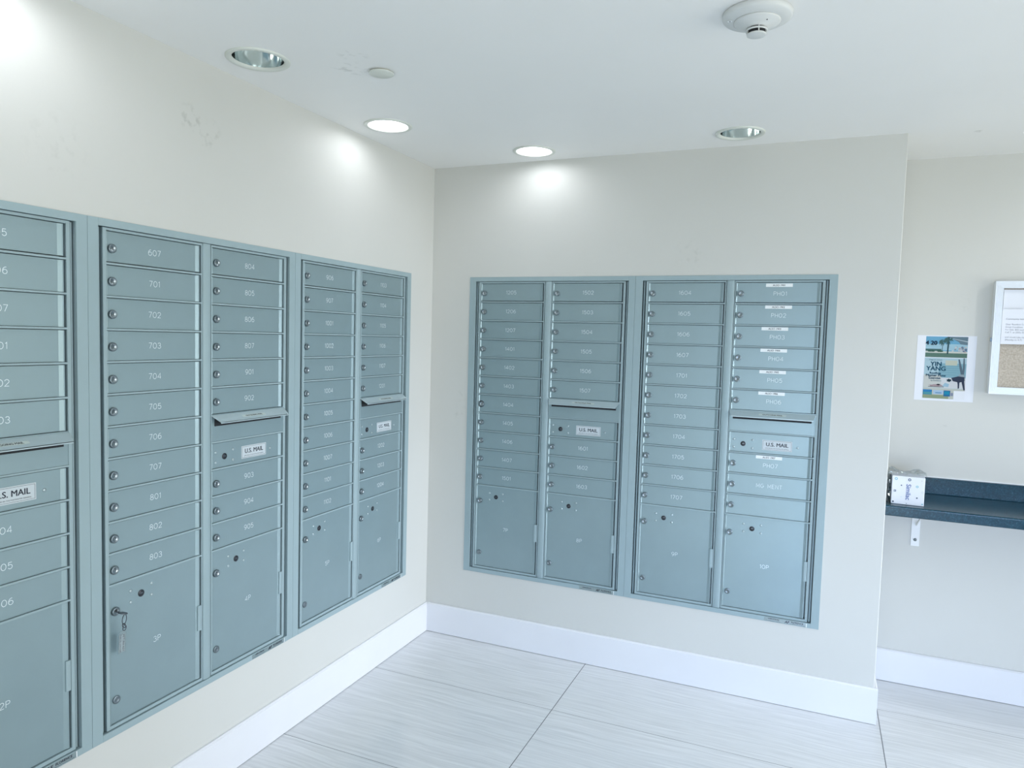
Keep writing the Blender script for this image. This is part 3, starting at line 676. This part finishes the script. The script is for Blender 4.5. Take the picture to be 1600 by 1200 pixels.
poly([(.50, 0), (1, 0), (1, .13), (.83, .12), (.78, .08)], (.20, .28, .33), 4); poly([(.56, .02), (1, .07), (1, .085), (.6, .03)], (.5, .58, .62), 5)
for i in range(26): blob(.62+.38*rnd.random(), .16+.08*rnd.random(), .025, .012, rnd.choice([(.18, .24, .34), (.55, .45, .45), (.3, .36, .42), (.6, .62, .62)]), 4+i % 3, s=i)
poly([(.53, .01), (.565, .01), (.55, .28), (.515, .28)], (.05, .12, .14), 6); poly([(.40, .10), (.41, .10), (.41, .22), (.395, .22)], (.15, .22, .2), 6)
for (u, v, R_) in ((.54, .05, .13), (.40, .08, .10)):
    for a in range(0, 360, 36):
        ca, sa = math.cos(math.radians(a)), math.sin(math.radians(a)); poly([(u, v), (u+R_*.6*ca-.02*sa, v+R_*.30*sa-.012), (u+R_*ca, v+R_*.5*sa+.025), (u+R_*.5*ca+.02*sa, v+R_*.22*sa+.012)], (.10, .20, .20), 7)
for u in (.1, .18, .33, .38): blob(u, .235, .05, .014, (.08, .18, .14), 6, s=u*9)
rect(0, .345, 1, .835, (.48, .62, .68), 1); rect(.35, .43, 1, .66, (.30, .48, .55), 2); rect(.5, .38, .78, .46, (.58, .60, .52), 3); rect(0, .62, .42, .83, (.60, .62, .60), 2); rect(.42, .66, 1, .83, (.66, .68, .70), 3)
for i in range(5): rect(.42, .47+.035*i, .95, .475+.035*i, (.20, .38, .44), 4)
# handstand figure over bridge figure
dk = (.06, .08, .13); bl = (.16, .22, .27)
poly([(.80, .36), (.835, .36), (.90, .50), (.93, .60), (.88, .60), (.84, .50)], bl, 6); poly([(.92, .34), (.95, .34), (.965, .50), (.955, .60), (.90, .60), (.92, .50)], bl, 7)
poly([(.83, .60), (.97, .60), (.99, .66), (.84, .66)], (.35, .42, .46), 6); poly([(.66, .66), (.82, .63), (.97, .64), (.98, .70), (.86, .73), (.70, .71)], dk, 8)
poly([(.80, .70), (.86, .72), (.86, .82), (.83, .83), (.82, .76)], dk, 8); poly([(.90, .70), (.97, .70), (1, .85), (.965, .85)], dk, 8); blob(.61, .70, .055, .024, (.03, .08, .11), 8)
poly([(.45, .80), (.52, .74), (.62, .76), (.60, .81)], (.40, .56, .66), 6); blob(.30, .79, .16, .018, (.45, .36, .38), 6); blob(.36, .775, .045, .012, (.05, .05, .08), 7); rect(.12, .805, .5, .815, (.18, .20, .22), 6)
# lower strip of pictures
rect(0, .835, 1, 1, (.56, .58, .54), 2); rect(0, .94, .62, 1, (.34, .40, .28), 3); rect(0, .86, .22, .94, (.05, .27, .50), 4); rect(0, .90, .22, .935, (.12, .36, .40), 5); rect(.25, .865, .49, .93, (.45, .58, .72), 4); rect(.30, .90, .45, .915, (.18, .34, .52), 5)
rect(.50, .865, .66, .96, (.04, .20, .38), 5); rect(.52, .88, .64, .93, (.02, .33, .48), 6); rect(.67, .90, .73, .95, (.30, .34, .44), 5); rect(.74, .865, 1, 1, (.82, .84, .88), 6)
def ptxt(s, size, u, v, bold=.0006, al='CENTER', c=(.015, .12, .19)):
    PN[0] += 5; o3 = UV(u, v, PN[0]*.10+1); add_text(mb, s, size, lambda x, y: (o3[0]+x, o3[1], o3[2]+y), pc(c), bold, al)
ptxt('4 20', .0245, .135, .135, .0012, c=(.01, .04, .08)); ptxt('YIN', .0265, .28, .475, .0010); ptxt('YANG', .0265, .285, .55, .0010)
ptxt('Rooftop', .0130, .27, .605, .0006); ptxt('Master Flow', .0150, .285, .645, .0006); ptxt('Exercise', .0130, .26, .685, .0005); ptxt('by Donation', .0080, .30, .72, .0001, c=(.2, .3, .36)); ptxt('Yoga at sunset', .0085, .26, .385, .0001, c=(.2, .3, .36))
me = bpy.data.meshes.new('printed_picture'); me.from_pydata(mb.v, [], mb.f)
for c, (i, m_) in sorted(cols.items(), key=lambda q: q[1][0]): me.materials.append(m_)
me.polygons.foreach_set('material_index', mb.mi); ob('printed_picture', me, t)
